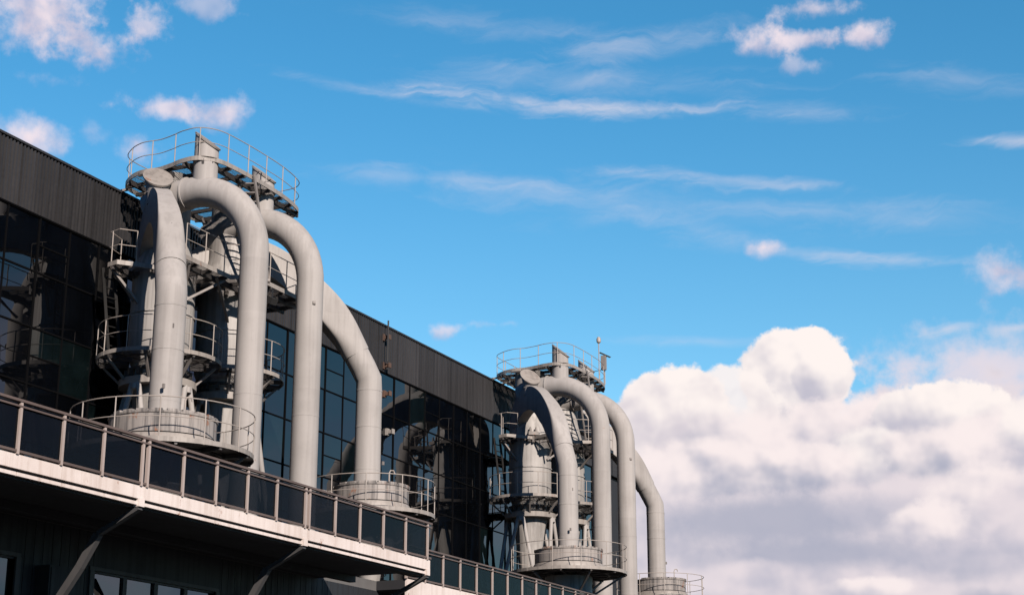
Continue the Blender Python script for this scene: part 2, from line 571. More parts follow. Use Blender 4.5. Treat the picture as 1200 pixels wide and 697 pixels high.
def grating():
    """open bar grating: bars finer than a pixel at this distance, so a weave of gaps"""
    m_ = bpy.data.materials.new('steel_bar_grating')
    m_.use_nodes = True
    T = NT(m_.node_tree)
    b = T.n['Principled BSDF']
    b.inputs['Base Color'].default_value = (0.1, 0.095, 0.095, 1)
    b.inputs['Roughness'].default_value = 0.6
    P = T.node('ShaderNodeNewGeometry').outputs['Position']
    sp = T.node('ShaderNodeSeparateXYZ')
    T.l.new(P, sp.inputs[0])
    fx = T.m('FRACT', T.m('MULTIPLY', sp.outputs[0], 25.0))
    fy = T.m('FRACT', T.m('MULTIPLY', sp.outputs[1], 12.0))
    gap = T.m('MULTIPLY', T.m('GREATER_THAN', fx, 0.36), T.m('GREATER_THAN', fy, 0.16))
    tr = T.node('ShaderNodeBsdfTransparent')
    mx = T.node('ShaderNodeMixShader')
    T.l.new(gap, mx.inputs[0])
    T.l.new(b.outputs[0], mx.inputs[1])
    T.l.new(tr.outputs[0], mx.inputs[2])
    T.l.new(mx.outputs[0], T.n['Material Output'].inputs['Surface'])
    return m_


M['grating'] = grating()
M['ladder'] = painted('shade_dark_steel', (0.01, 0.0095, 0.009), (0.006, 0.0055, 0.005), 0.7, 0.2, 0.4, spec=0.15)  # near-black base colour stands in for the shade on the ladders

# ---------------------------------------------------------------- ground
GZ = -1.6
g = MB()
g.add([(-4000, -4000, GZ), (4000, -4000, GZ), (4000, 4000, GZ), (-4000, 4000, GZ)], [(0, 1, 2, 3)])
go = g.build('ground', M['ground'], smooth=0)
go['kind'] = 'structure'

# ---------------------------------------------------------------- the building
FX = -0.5                                        # facade plane
YA, YB = 8.0, 84.6                               # ends of the building
ZP, ZC, ZD = 17.97, 15.98, 5.9                   # parapet top, underside of the cladding, deck
bld = thing('industrial_building', 'long dark building with ribbed metal parapet above a glazed upper wall', 'building', (FX, (YA+YB)/2, GZ))

b = MB()                                         # mass behind the glass
b.box(-22, FX-0.12, YA, YB, ZD-0.6, ZP-0.25)
b.build('wall', M['soffit'], bld, smooth=0)
b = MB()
b.box(-22, FX-0.05, YA, YB, ZP-0.25, ZP-0.15)
b.build('roof', M['roof'], bld, smooth=0)
# ribbed parapet cladding
prof = []
y = YA
pitch = 0.15
k = 0
while y < YB:
    d = 0.0 if k % 11 else -0.05
    prof += [(FX+0.0+d, y), (FX+0.0+d, y+pitch*.42), (FX+0.05, y+pitch*.52), (FX+0.05, y+pitch*.9)]
    y += pitch
    k += 1
prof = [(x, min(yy, YB)) for x, yy in prof]
b = MB()
n = len(prof)
vs = [(x, yy, ZC) for x, yy in prof] + [(x, yy, ZP-0.05) for x, yy in prof]
b.add(vs, [(i, i+1, n+i+1, n+i) for i in range(n-1)])
b.build('parapet_cladding', M['clad'], bld, smooth=0)
b = MB()
b.box(FX-0.3, FX+0.085, YA, YB, ZP-0.07, ZP)
b.build('coping', M['soffit'], bld, smooth=0)
b = MB()
b.box(FX-0.1, FX+0.06, YA, YB, ZC-0.05, ZC-0.003)
b.build('drip_trim', M['frame'], bld, smooth=0)
# end wall so that the far corner reads solid
b = MB()
b.box(-22, FX+0.05, YB+0.002, YB+0.08, ZD-0.6, ZP)
b.build('end_wall', M['clad'], bld, smooth=0)

# glazing: one window per bay and storey, two panes wide and two high
rng = random.Random(3)
BAY, STO = 2.74, 3.34
y0 = 32.72-BAY*6
ny = int((YB-y0)/BAY)
for i in range(ny):
    for j in range(3):
        ya = y0+i*BAY
        yb = min(ya+BAY, YB)
        zb = ZC-0.053-j*STO
        za = max(zb-STO, ZD+0.02)
        split = (i % 3 == 1)
        w = MB()
        green = rng.random()
        for u in range(2):
            cuts = [0, .5, 1] if not (split and u == 0) else [0, .25, .5, 1]
            for q in range(len(cuts)-1):
                pa, pb = ya+BAY/2*u+.03, min(ya+BAY/2*(u+1)-.03, YB)
                z1, z0 = zb-(zb-za)*cuts[q]-.03, zb-(zb-za)*cuts[q+1]+.03
                tx, tz = rng.uniform(-.007, .007), rng.uniform(-.007, .007)
                hw, hh = (pb-pa)/2, (z1-z0)/2
                vs = [(FX+s*tx*hw+t*tz*hh, (pa+pb)/2+s*hw, (z0+z1)/2+t*hh) for s, t in ((-1, -1), (1, -1), (1, 1), (-1, 1))]
                w.add(vs, [(0, 1, 2, 3)], 1 if rng.random() < (.5 if green > .7 else .05) else 0)
        wo = w.build('window', [M['glass'], M['glass_green']], bld, smooth=0)
        f = MB()
        d0, d1 = FX-.09, FX+.035
        f.box(d0, d1, ya-.028, ya+.028, za, zb)
        f.box(d0, d1-.01, ya+BAY/2-.022, ya+BAY/2+.022, za, zb)
        f.box(d0, d1-.004, ya+.03, yb-.03, zb-.025, zb+.025)
        zm = (za+zb)/2
        f.box(d0, d1-.007, ya+.03, yb-.03, zm-.025, zm+.025)
        if split:
            zq = zb-(zb-za)*.25
            f.box(d0, d1-.012, ya+.03, ya+BAY/2-.023, zq-.02, zq+.02)
        f.build('frame', M['frame'], wo, smooth=0)

# the terrace deck and lower storey
LX = 6.2
b = MB()
b.box(-22, LX, YA, YB, ZD-0.3, ZD)
b.build('terrace_deck', M['deck'], bld, smooth=0)
wins = [(23.4, 28.06), (30.75, 35.7)]
b = MB()                                         # boarded wall with the window openings left out
edges = [YA] + [e for w_ in wins for e in w_] + [YB]
for i in range(0, len(edges), 2):
    ya, yb = edges[i], edges[i+1]
    yy = ya
    while yy < yb-1e-3:
        ye = min(yy+.3, yb)
        b.box(LX-.3, LX, yy, ye-.02, GZ, ZD-.302)
        b.box(LX-.3, LX-.02, ye-.02, ye, GZ, ZD-.302)
        yy = ye
for ya, yb in wins:
    b.box(LX-.3, LX, ya, yb, 4.71, ZD-.302)
    b.box(LX-.3, LX, ya, yb, GZ, 2.6)
b.build('lower_wall', M['boards'], bld, smooth=0)
for ya, yb in wins:
    npn = 4
    ww = MB()
    for q in range(npn):
        pa = ya+(yb-ya)/npn*q
        pb = ya+(yb-ya)/npn*(q+1)
        ww.add([(LX-.08+rng.uniform(-.006, .006), yy, zz) for yy, zz in ((pa, 2.6), (pb, 2.6), (pb, 4.71), (pa, 4.71))], [(0, 1, 2, 3)])
    wo = ww.build('window', M['window_glass'], bld, smooth=0)
    f = MB()
    f.box(LX-.14, LX+.05, ya-.16, ya, 2.6, 4.71)
    f.box(LX-.14, LX+.05, yb, yb+.16, 2.6, 4.71)
    f.box(LX-.14, LX+.03, ya-.16, yb+.16, 4.713, 4.8)
    for q in range(1, npn):
        yy = ya+(yb-ya)/npn*q
        f.box(LX-.13, LX-.02, yy-.075, yy+.075, 2.6, 4.66)
    f.box(LX-.13, LX-.03, ya, yb, 4.66, 4.707)
    f.build('frame', M['brace'], wo, smooth=0)
tag(MB().box(LX+.01, LX+.4, 28.75, 29.75, 3.7, 4.6).box(LX+.4, LX+.42, 28.8, 29.7, 3.75, 4.55).build('wall_box', M['boards'], None, smooth=0),
    'dark metal equipment box fixed to the boarded wall under the balcony', 'equipment box')


# ---------------------------------------------------------------- balconies and their balustrades
def balcony(X, ya, yb, fas, label, braces):
    t = thing('balcony', label, 'balcony', (X, (ya+yb)/2, ZD-.4), 'cream balconies along the terrace')
    b = MB()
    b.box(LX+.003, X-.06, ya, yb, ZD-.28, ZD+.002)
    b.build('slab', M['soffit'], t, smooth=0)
    b = MB()
    z1 = ZD+.03
    yy = ya
    while yy < yb-.01:
        ye = min(yy+6.55-(ya+.05-12.0) % 6.55 if yy == ya else yy+6.55, yb)
        b.box(X-.06, X, yy+.008, ye-.008, z1-fas, z1)
        yy = ye
    if fas < .5:
        b.build('fascia', M['fascia'], t, smooth=0)
        # lower flashing, in lengths with small open joints
        c_ = MB()
        yy = ya
        while yy < yb-.01:
            ye = min(yy+1.31, yb)
            c_.box(X-.10, X-.02, yy+.015, ye-.015, ZD-.37, ZD-.30)
            yy = ye
        c_.build('flashing_strip', M['fascia'], t, smooth=0)
        c_ = MB()
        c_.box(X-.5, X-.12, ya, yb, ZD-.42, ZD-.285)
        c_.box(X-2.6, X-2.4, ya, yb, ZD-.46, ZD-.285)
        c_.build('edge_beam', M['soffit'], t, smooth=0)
    else:
        b.build('fascia', M['fascia'], t, smooth=0)
    for yy in braces:
        c_ = MB()
        pts = [(X-.02, yy, ZD-.42), (X-1.05, yy, ZD-.91), (X-1.47, yy, ZD-1.58), (X-1.9, yy, ZD-2.15), (X-4.7, yy, ZD-6.0)]
        for q in range(len(pts)-1):
            c_.bar(pts[q], pts[q+1], .14, .16 if q else .1, up=(1, 0, 0))
        c_.build('brace', M['brace'], t, smooth=0)
        c_ = MB()
        c_.box(X-.14, X+.03, yy-.09, yy+.09, ZD-.40, ZD-.22)
        c_.build('bracket', M['fascia'], t, smooth=0)
    return t


def balustrade(X, posts, ends, label):
    """posts: list of y; ends: y of the two ends"""
    t = thing('balustrade', label, 'railing', (X, (ends[0]+ends[1])/2, ZD), 'tinted glass balustrades on the balconies')
    zb, zt = ZD+.03, 6.99
    for yy in posts:
        MB().box(X-.035, X+.035, yy-.033, yy+.033, zb, zt-.06).build('post', M['post'], t, smooth=0)
    for a, c_ in zip(posts[:-1], posts[1:]):
        if c_-a > .6:
            p = MB()
            ty = rng.uniform(-.003, .003)
            p.box(X-.022+ty, X-.010+ty, a+.035, c_-.035, zb+.10, zt-.075)
            p.build('glass_panel', M['tint'], t, smooth=0)
    MB().bar((X, ends[0], zt-.03), (X, ends[1], zt-.03), .10, .05).build('handrail', M['handrail'], t, smooth=0)
    MB().box(X-.03, X+.028, ends[0], ends[1], zb+.035, zb+.085).build('bottom_rail', M['handrail'], t, smooth=0)
    MB().box(X-.045, X+.043, ends[0], ends[1], zt-.16, zt-.125).build('upper_rail', M['handrail'], t, smooth=0)
    return t


X1, X2 = 9.85, 7.26
bal1 = balcony(X1, 12.0, 40.85, .27, 'nearer cream edged balcony on braces, its far end projecting past', [14.4, 20.95, 27.6, 34.15, 40.7])
posts = []
for m0 in (8.1, 14.65, 21.2, 27.75, 34.29):
    posts += [m0+1.262*q for q in range(5)] + [m0+6.35]
posts = [q for q in posts if q > 12.0]
balustrade(X1, posts, (12.0, 40.87), 'dark tinted glass balustrade with beige posts on the nearer balcony')
bal2 = balcony(X2, 44.3, 84.0, .95, 'farther set back balcony with tall plain cream fascia', [])
posts = []
y = 44.26
while y < 84:
    posts.append(y)
    y += 1.24
balustrade(X2, posts, (44.3, 84.0), 'dark tinted glass balustrade with beige posts on the farther balcony')

# rusty wall anchors beside the slanting duct
def at(x, y, X):
    """point where the sight line of photo pixel (x, y) meets the plane X (used to read positions off the photo)"""
    f = 1900.0
    cp, sp = math.cos(PITCH), math.sin(PITCH)
    yy = y-348.5
    xx = x-600
    fw = f*cp+yy*sp
    up = f*sp-yy*cp
    dx = -math.sin(HEAD)*fw+math.cos(HEAD)*xx
    dy = math.cos(HEAD)*fw+math.sin(HEAD)*xx
    k_ = (X-CAMX)/dx
    return Vector((X, dy*k_, up*k_))


anch_lab = ['uppermost of the small rusty brackets on the ribbed parapet', 'rusty bracket on the lower edge of the ribbed parapet',
            'rusty bracket on the glass beside the bend of the slanting duct', 'pale rust stained bracket on the glass beside the lower slanting duct']
for i, (px, py) in enumerate(((455, 395), (455, 428), (455.5, 461), (459, 505.5))):
    q = at(px, py, FX+.25)
    a = MB()
    a.box(FX-.02, FX+.1, q.y-.1, q.y+.1, q.z-.14, q.z+.14)
    a.box(FX+.1, FX+.3, q.y-.05, q.y+.05, q.z-.07, q.z+.07)
    a.box(FX+.3, FX+.34, q.y-.1, q.y+.1, q.z-.1, q.z+.1)
    tag(a.build('wall_bracket', M['rust'] if i < 3 else M['edge'], None, smooth=0), anch_lab[i], 'bracket', 'rusty brackets on the facade')
q0, q1 = at(455, 382, FX+.3), at(455, 424, FX+.3)
tag(MB().tube([(FX+.3, q0.y, ZP+.1), (FX+.3, q0.y, q1.z)], .035).build('vertical_rod', M['black']), 'thin dark rod running down the parapet between the rusty brackets', 'rod')


# ---------------------------------------------------------------- dust collector units
Y0 = 39.85
DY = 27.85
MIR = 1                                          # set to -1 to mirror a builder about the unit's middle


def my(v_):
    return Y0+MIR*v_                              # local y (from the unit's middle) to world


def catmull(pts, closed=False, sub=6):
    out = []
    n = len(pts)
    rngi = range(n if closed else n-1)
    for i in rngi:
        p0, p1, p2, p3 = [Vector(pts[j % n]) if closed else Vector(pts[max(0, min(n-1, j))]) for j in (i-1, i, i+1, i+2)]
        for s in range(sub):
            t = s/sub
            out.append(0.5*((2*p1)+(p2-p0)*t+(2*p0-5*p1+4*p2-p3)*t*t+(3*p1-p0-3*p2+p3)*t**3))
    if not closed:
        out.append(Vector(pts[-1]))
    return out


def railing(pts, z, t, closed=False, h=1.08, step=1.15, r=.0148, name='railing', mids=(.52,)):
    """guard rail along plan points: posts, top rail and mid rail"""
    pts = [Vector((q[0], q[1], 0)) for q in pts]
    if closed:
        pts = pts+[pts[0]]
    L = [0]
    for a, c_ in zip(pts[:-1], pts[1:]):
        L.append(L[-1]+(c_-a).length)

    def samp(s):
        for i in range(len(L)-1):
            if L[i+1] >= s or i == len(L)-2:
                u = (s-L[i])/max(1e-6, L[i+1]-L[i])
                return pts[i].lerp(pts[i+1], min(1, max(0, u)))
    hr = MB()
    line = pts[:-1] if closed else pts
    hr.tube([(q.x, q.y, z+h) for q in line], r, 6, closed)
    hr.build('handrail', M['rail'], t)
    mr = MB()
    for mm in mids:
        mr.tube([(q.x, q.y, z+h*mm) for q in line], r*.85, 6, closed)
    mr.build('mid_rail', M['rail'], t)
    n = max(1, round(L[-1]/step))
    for i in range(n if closed else n+1):
        q = samp(L[-1]*i/n)
        MB().tube([(q.x, q.y, z-.1), (q.x, q.y, z+h)], r*1.15, 6).build('post', M['rail'], t)


def edge_band(pts, z0, z1, th=.03, closed=True):
    b = MB()
    n = len(pts)
    for i in range(n if closed else n-1):
        a, c_ = pts[i], pts[(i+1) % n]
        b.bar((a[0], a[1], (z0+z1)/2), (c_[0], c_[1], (z0+z1)/2), th, z1-z0)
    return b


def circ(cx, cy, r, n=40, a0=0.0, a1=2*PI):
    full = abs(a1-a0-2*PI) < 1e-6
    m = n if full else n+1
    return [(cx+r*math.cos(a0+(a1-a0)*i/n), cy+r*math.sin(a0+(a1-a0)*i/n)) for i in range(m)]


def slanted_vent(b, cx, cy, z0, r0, r1, zc, tilt, direc, n=36):
    """round stub whose top is cut on a slant facing 'direc'; returns (verts of the cut)"""
    dx, dy = direc
    lower = [(cx+r0*math.cos(2*PI*j/n), cy+r0*math.sin(2*PI*j/n), z0) for j in range(n)]
    top = []
    for j in range(n):
        ox, oy = r1*math.cos(2*PI*j/n), r1*math.sin(2*PI*j/n)
        top.append((cx+ox, cy+oy, zc-(ox*dx+oy*dy)*math.tan(tilt)))
    rings = [lower]
    for u in (.25, .5, .75):
        k = r0/r1+(1-r0/r1)*u**1.6
        rings.append([(cx+(q[0]-cx)*k, cy+(q[1]-cy)*k, z0+(q[2]-z0)*u) for q in top])
    b.loft(rings+[top])
    nrm = Vector((dx*math.sin(tilt), dy*math.sin(tilt), math.cos(tilt)))
    cc = Vector((cx, cy, zc))
    lid = MB()
    r_a = [cc+(Vector(q)-cc)*1.07+nrm*.012 for q in top]
    r_b = [cc+(Vector(q)-cc)*1.07+nrm*.06 for q in top]
    lid.loft([r_a, r_b])
    return lid


r2 = 2**-.5
ROOTS = []


def arched_duct(which, label):
    """rectangular arch out of the cyclone neck, turning into a round pipe that drops to the drum"""
    px, py = 5.2, -5.45
    t = thing('arched_duct', label, 'duct', (px, my(py), 9.0), 'arched ducts that drop to the drums')
    ROOTS.append(t)
    SEC = [((6.38, 14.9), (5.95, 14.9), 60), ((6.38, 15.5), (5.87, 15.2), 60), ((6.18, 16.15), (5.56, 15.46), 60), ((5.64, 16.66), (5.06, 15.72), 60),
           ((4.8, 16.94), (4.46, 15.88), 60), ((3.8, 16.92), (3.86, 15.85), 60), ((2.98, 16.62), (3.26, 15.6), 60), ((2.27, 16.17), (2.66, 15.12), 40),
           ((1.56, 15.62), (2.12, 14.76), 20), ((.94, 15.0), (1.6, 14.21), 8), ((.46, 14.33), (1.19, 13.72), 3.2), ((.08, 13.66), (.86, 13.2), 2.15)]

    def ring(o, i, q, w, n=64):
        c_ = Vector(((o[0]+i[0])/2, (o[1]+i[1])/2))
        hv = Vector(((o[0]-i[0])/2, (o[1]-i[1])/2))
        out = []
        for j in range(n):
            a = 2*PI*j/n
            ca, sa = math.cos(a), math.sin(a)
            u = math.copysign(abs(ca)**(2/q), ca)
            v_ = math.copysign(abs(sa)**(2/q), sa)
            s, z = c_.x+hv.x*u, c_.y+hv.y*u
            out.append((px-r2*s-r2*w*v_, my(py+r2*s-r2*w*v_), z))
        return out
    # refine with catmull on the control pairs
    ctrl = [Vector((o[0], o[1], i[0])) for o, i, q in SEC]
    ctrl2 = [Vector((i[1], q, 0)) for o, i, q in SEC]
    A, Bq = catmull(ctrl, sub=4), catmull(ctrl2, sub=4)
    def width(s):
        return .24+(.43-.24)*min(1, max(0, (2.6-s)/2.0))
    rings = [ring((a.x, a.y), (a.z, c_.x), max(2, c_.y), width((a.x+a.z)/2)) for a, c_ in zip(A, Bq)]
    MB().loft(rings).build('arch', M['paint'], t, smooth=28)
    # round pipe: slant, bend, drop
    P = [(.47, 13.43), (.22, 13.0), (.02, 12.62), (0, 12.2), (0, 11.0), (0, 8.9)]
    rad = [.432, .43, .428, .425, .425, .43]
    pts = [(px-r2*s, my(py+r2*s), z) for s, z in P]
    MB().tube(pts, rad, 48).build('pipe', M['paint'], t, smooth=30)
    for zz in (12.22, 11.0, 9.6):
        MB().lathe([(.425, zz-.035), (.432, zz-.03), (.432, zz+.03), (.425, zz+.035)], px, my(py), 40, cap0=False, cap1=False).build('weld_band', M['paint'], t)
    for s, z, w in ((.9, 14.85, .0), (-.43, 11.6, .05), (-.42, 9.9, -.2)):
        x_, y_ = px-r2*s-.05, py+r2*s
        MB().box(x_-.03+.06, x_+.03+.06, min(my(y_-.03+w), my(y_+.03+w)), max(my(y_-.03+w), my(y_+.03+w)), z-.06, z+.06).build('lifting_lug', M['beam_grey'], t, smooth=0)
    # explosion vent on the crown
    s = 4.35
    cx, cy = px-r2*s, my(py+r2*s)
    v_ = MB()
    lid = slanted_vent(v_, cx, cy, 16.6, .27, .425, 17.46, R(44), (r2, -r2*MIR))
    vo = v_.build('vent_stub', M['paint'], t)
    lid.build('vent_lid', M['edge'], vo)
    MB().lathe([(.29, 16.93), (.33, 16.94), (.33, 16.98), (.29, 16.99)], cx, cy, 32, cap0=False, cap1=False).build('vent_collar', M['paint'], vo)
    return t


def elbow_duct(label):
    """round duct leaving the cyclone neck level and bending down past the terrace edge"""
    px, py = 5.2, -1.57
    t = thing('elbow_duct', label, 'duct', (px, my(py), ZD), 'tall round elbow ducts')
    ROOTS.append(t)
    rr, zc = 2.3, 14.85
    pts = [(1.3, my(py), zc+rr-.34), (2.0, my(py), zc+rr-.13), (2.5, my(py), zc+rr-.02)]
    N = 16
    for i in range(N+1):
        a = PI/2*(1-i/N)
        pts.append((px-rr+rr*math.cos(a), my(py), zc+rr*math.sin(a)))
    pts += [(px, my(py), 12), (px, my(py), ZD)]
    rad = [.5, .49, .48] + [.47-.05*i/N for i in range(N+1)] + [.415, .415]
    MB().tube(pts, rad, 48).build('pipe', M['paint'], t, smooth=30)
    for x_ in (2.68,):
        b = MB()
        rings = []
        for x2, r_ in ((x_-.03, .46), (x_-.025, .51), (x_+.025, .51), (x_+.03, .46)):
            rings.append([(x2, my(py)+r_*math.cos(2*PI*j/40), zc+rr+r_*math.sin(2*PI*j/40)) for j in range(40)])
        b.loft(rings, True, False, False).build('flange', M['paint'], t)
    for zz in (14.8, 13.9, 10.6, 8.0):
        MB().lathe([(.412, zz-.035), (.4195, zz-.03), (.4195, zz+.03), (.412, zz+.035)], px, my(py), 40, cap0=False, cap1=False).build('weld_band', M['paint'], t)
    MB().lathe([(.07, 0), (.07, .09)], 0, 0, 14).build('lifting_lug', M['beam_grey'], t)
    lug = t.children[-1] if t.children else None
    for o in [o for o in bpy.data.objects if o.parent == t and o.name.startswith('lifting_lug')]:
        o.rotation_euler = (0, PI/2, 0)
        o.data.transform(Matrix.Translation(root_world(t)))
        o.location = (.28, MIR*.28 if MIR < 0 else .28, 14.1-ZD)
        o.rotation_euler = (0, PI/2, R(45))
    v_ = MB()
    lid = slanted_vent(v_, 3.28, my(py), zc+rr+.2, .37, .37, 18.74, R(40), (1, 0))
    vo = v_.build('vent_stub', M['paint'], t)
    lid.build('vent_lid', M['edge'], vo)
    MB().lathe([(.38, 18.115), (.42, 18.12), (.42, 18.15), (.38, 18.16)], 3.28, my(py), 32, cap0=False, cap1=False).build('vent_collar', M['edge'], vo)
    return t


CX, CY = 2.0, -1.82
PLACE = {1: (1.42, -0.8), -1: (2.0, -1.82)}


def cyclone(label):
    t = thing('cyclone_separator', label, 'dust cyclone', (CX, my(CY), ZD), 'cyclone separators on the terrace')
    ROOTS.append(t)
    cy = my(CY)
    MB().lathe([(.84, 12.0), (.96, 12.25), (.965, 13.6), (.965, 14.95)], CX, cy, 56, cap0=True, cap1=False).build('body', M['cyclone'], t)
    MB().lathe([(.965, 14.952), (.94, 15.05), (.72, 15.9), (.68, 16.1), (.68, 18.1)], CX, cy, 56, cap0=False).build('neck', M['cyclone'], t)
    MB().lathe([(.30, ZD), (.30, 7.2), (.52, 9.2), (.80, 11.5), (.835, 11.99)], CX, cy, 56).build('cone', M['cyclone'], t)
    for zz, rr in ((14.95, .97), (13.55, .97)):
        MB().lathe([(rr-.02, zz-.03), (rr+.03, zz-.025), (rr+.03, zz+.025), (rr-.02, zz+.03)], CX, cy, 56, cap0=False, cap1=False).build('flange', M['cyclone'], t)
    # ring beam that the legs carry
    MB().lathe([(.83, 11.28), (1.16, 11.28), (1.16, 11.5), (.83, 11.5)], CX, cy, 56, cap0=False, cap1=False).build('ring_beam', M['edge'], t)
    for k in range(4):
        a = -PI/2+k*PI/2
        ax, ay = CX+1.08*math.cos(a), CY+1.08*math.sin(a)
        for s in (-1, 1):
            c_ = a+s*PI/4
            bx, by = CX+1.9*math.cos(c_), CY+1.9*math.sin(c_)
            tx, ty = -math.sin(a)*.1*s, math.cos(a)*.1*s
            MB().tube([(ax+tx, my(ay+ty), 11.3), (bx, my(by), ZD)], .085, 14).build('leg', M['paint'], t)
        MB().lathe([(.13, 11.1), (.13, 11.27)], ax, my(ay), 16).build('leg_cap', M['paint'], t)
    # inspection hatch with a frame on the shoulder
    hb = MB()
    hd = Vector((math.cos(R(-58)), math.sin(R(-58)), 0))
    hs = Vector((-hd.y, hd.x, 0))
    hc = Vector((CX, cy, 15.02))
    hb.bar(hc+hd*.8, hc+hd*1.2, .46, .16)
    hb.bar(hc+hd*1.1+Vector((0, 0, -.4)), hc+hd*1.1+Vector((0, 0, -.08)), .08, .08)
    for q in (-.13, .13):
        hb.lathe([(.055, 15.09), (.06, 15.2), (.03, 15.33)], (hc+hd*1.05+hs*q).x, (hc+hd*1.05+hs*q).y, 12)
    hb.build('probe_box', M['beam_grey'], t, smooth=0)
    fl = MB()
    fl.lathe([(.86, 11.78), (.93, 11.785), (.93, 11.86), (.86, 11.87)], CX, cy, 48, cap0=False, cap1=False)
    for k in range(16):
        a = 2*PI*k/16
        fl.bar((CX+.86*math.cos(a), cy+.86*math.sin(a), 11.72), (CX+1.02*math.cos(a), cy+1.02*math.sin(a), 11.72), .1, .2)
    fl.build('clamp_ring', M['beam'], t, smooth=0)
    return t


def drum(px, py, r, label, base):
    t = thing('collector_drum', label, 'drum', (px, my(py), base), 'stained drums below the arched ducts')
    ROOTS.append(t)
    cy = my(py)
    MB().lathe([(r+.12, base), (r+.12, base+.16), (r+.02, base+.34)], px, cy, 64, cap1=False).build('base_ring', M['edge'], t)
    MB().lathe([(r-.05, base+.32), (r-.05, base+.37), (r, base+.372), (r, base+.85)], px, cy, 64).build('shell', M['drum'], t)
    c_ = MB()
    c_.lathe([(r+.02, base+.853), (r+.03, base+.87), (r+.03, base+.91), (r-.1, base+.93), (.5, base+.95)], px, cy, 64)
    n = 22
    for i in range(n):
        a = 2*PI*(i+.3)/n
        if i in (5, 13, 14):
            continue
        q = Vector((px+(r-.05)*math.cos(a), cy+(r-.05)*math.sin(a), base+.935))
        e = Vector((-math.sin(a), math.cos(a), 0))
        c_.bar(q-e*.14, q+e*.14, .16, .05)
    c_.build('cover', M['drum'], t)
    MB().lathe([(.62, base+.952), (.62, base+1.0), (.45, base+1.02), (.45, base+1.06)], px, cy, 40).build('pipe_collar', M['drum'], t)
    k = MB()
    a = -0.4
    q = Vector((px+r*.75*math.cos(a), cy+r*.75*math.sin(a), base+.95))
    k.tube([q, q+Vector((0, 0, .35)), q+Vector((.03, .03, .43)), q+Vector((.1, .1, .43)), q+Vector((.13, .13, .33))], .022, 6)
    k.build('breather_pipe', M['rail'], t)
    MB().lathe([(.3, ZD), (.42, base-1.5), (r*.68, base-.9), (r*.70, base-.17)], px, cy, 48).build('hopper', M['cyclone'], t)
    return t


def round_platform(px, py, rad, z, inner, label, group, a0=0, a1=2*PI, solid=True, brace_to=None, nb=12, step=1.15, post_h=1.05):
    t = thing('round_platform', label, 'platform', (px, my(py), z), group)
    ROOTS.append(t)
    cy = my(py)
    full = abs(a1-a0-2*PI) < 1e-6
    aa, ab = (a0, a1) if MIR > 0 else (-a1, -a0)
    ring = circ(px, cy, rad, 48, aa, ab)
    d = MB()
    n = 48
    o = circ(px, cy, rad-.01, n, aa, ab)
    i_ = circ(px, cy, inner, n, aa, ab)
    m_ = len(o)
    vs = [(x, y, z) for x, y in o]+[(x, y, z) for x, y in i_]+[(x, y, z-.02) for x, y in o]+[(x, y, z-.02) for x, y in i_]
    fs = []
    for q in range(m_ if full else m_-1):
        w_ = (q+1) % m_
        fs += [(q, w_, m_+w_, m_+q), (2*m_+q, 3*m_+q, 3*m_+w_, 2*m_+w_)]
    d.add(vs, fs)
    d.build('deck', M['edge'] if solid else M['grating'], t, smooth=0)
    edge_band(ring, z-.09, z+.035, .025, full).build('toe_plate', M['edge'], t)
    bm_ = MB()
    for k in range(nb):
        a = aa+(ab-aa)*(k+.5)/nb
        bm_.bar((px+inner*.98*math.cos(a), cy+inner*.98*math.sin(a), z-.09), (px+(rad-.03)*math.cos(a), cy+(rad-.03)*math.sin(a), z-.09), .07, .12)
    bm_.tube([(x, y, z-.1) for x, y in circ(px, cy, (rad+inner)/2, 32, aa, ab)], .035, 6, full)
    bm_.build('beams', M['beam'], t, smooth=0)
    if brace_to:
        for k in range(0, nb, 2):
            a = aa+(ab-aa)*(k+.5)/nb
            c_ = MB()
            c_.bar((px+(rad-.15)*math.cos(a), cy+(rad-.15)*math.sin(a), z-.16),
                   (px+brace_to[0]*math.cos(a), cy+brace_to[0]*math.sin(a), z-brace_to[1]), .07, .07)
            c_.build('brace', M['beam_grey'], t, smooth=0)
    railing(ring, z, t, full, h=post_h, step=step)
    return t


def ladder(a, c_, label, width=(0, 1, 0), w=.42, step=.28, mat_=None, cat='ladder'):
    a, c_ = Vector(a), Vector(c_)
    t = thing('access_ladder', label, cat, tuple(a), 'access ladders between the platforms')
    ROOTS.append(t)
    wv = Vector(width).normalized()*(w/2)
    m_ = mat_ or M['ladder']
    for s in (-1, 1):
        MB().bar(a+wv*s, c_+wv*s, .05, .09).build('stringer', m_, t, smooth=0)
    n = int((c_-a).length/step)
    for i in range(1, n):
        q = a.lerp(c_, i/n)
        MB().bar(q-wv, q+wv, .05, .03).build('rung', m_, t, smooth=0)
    return t


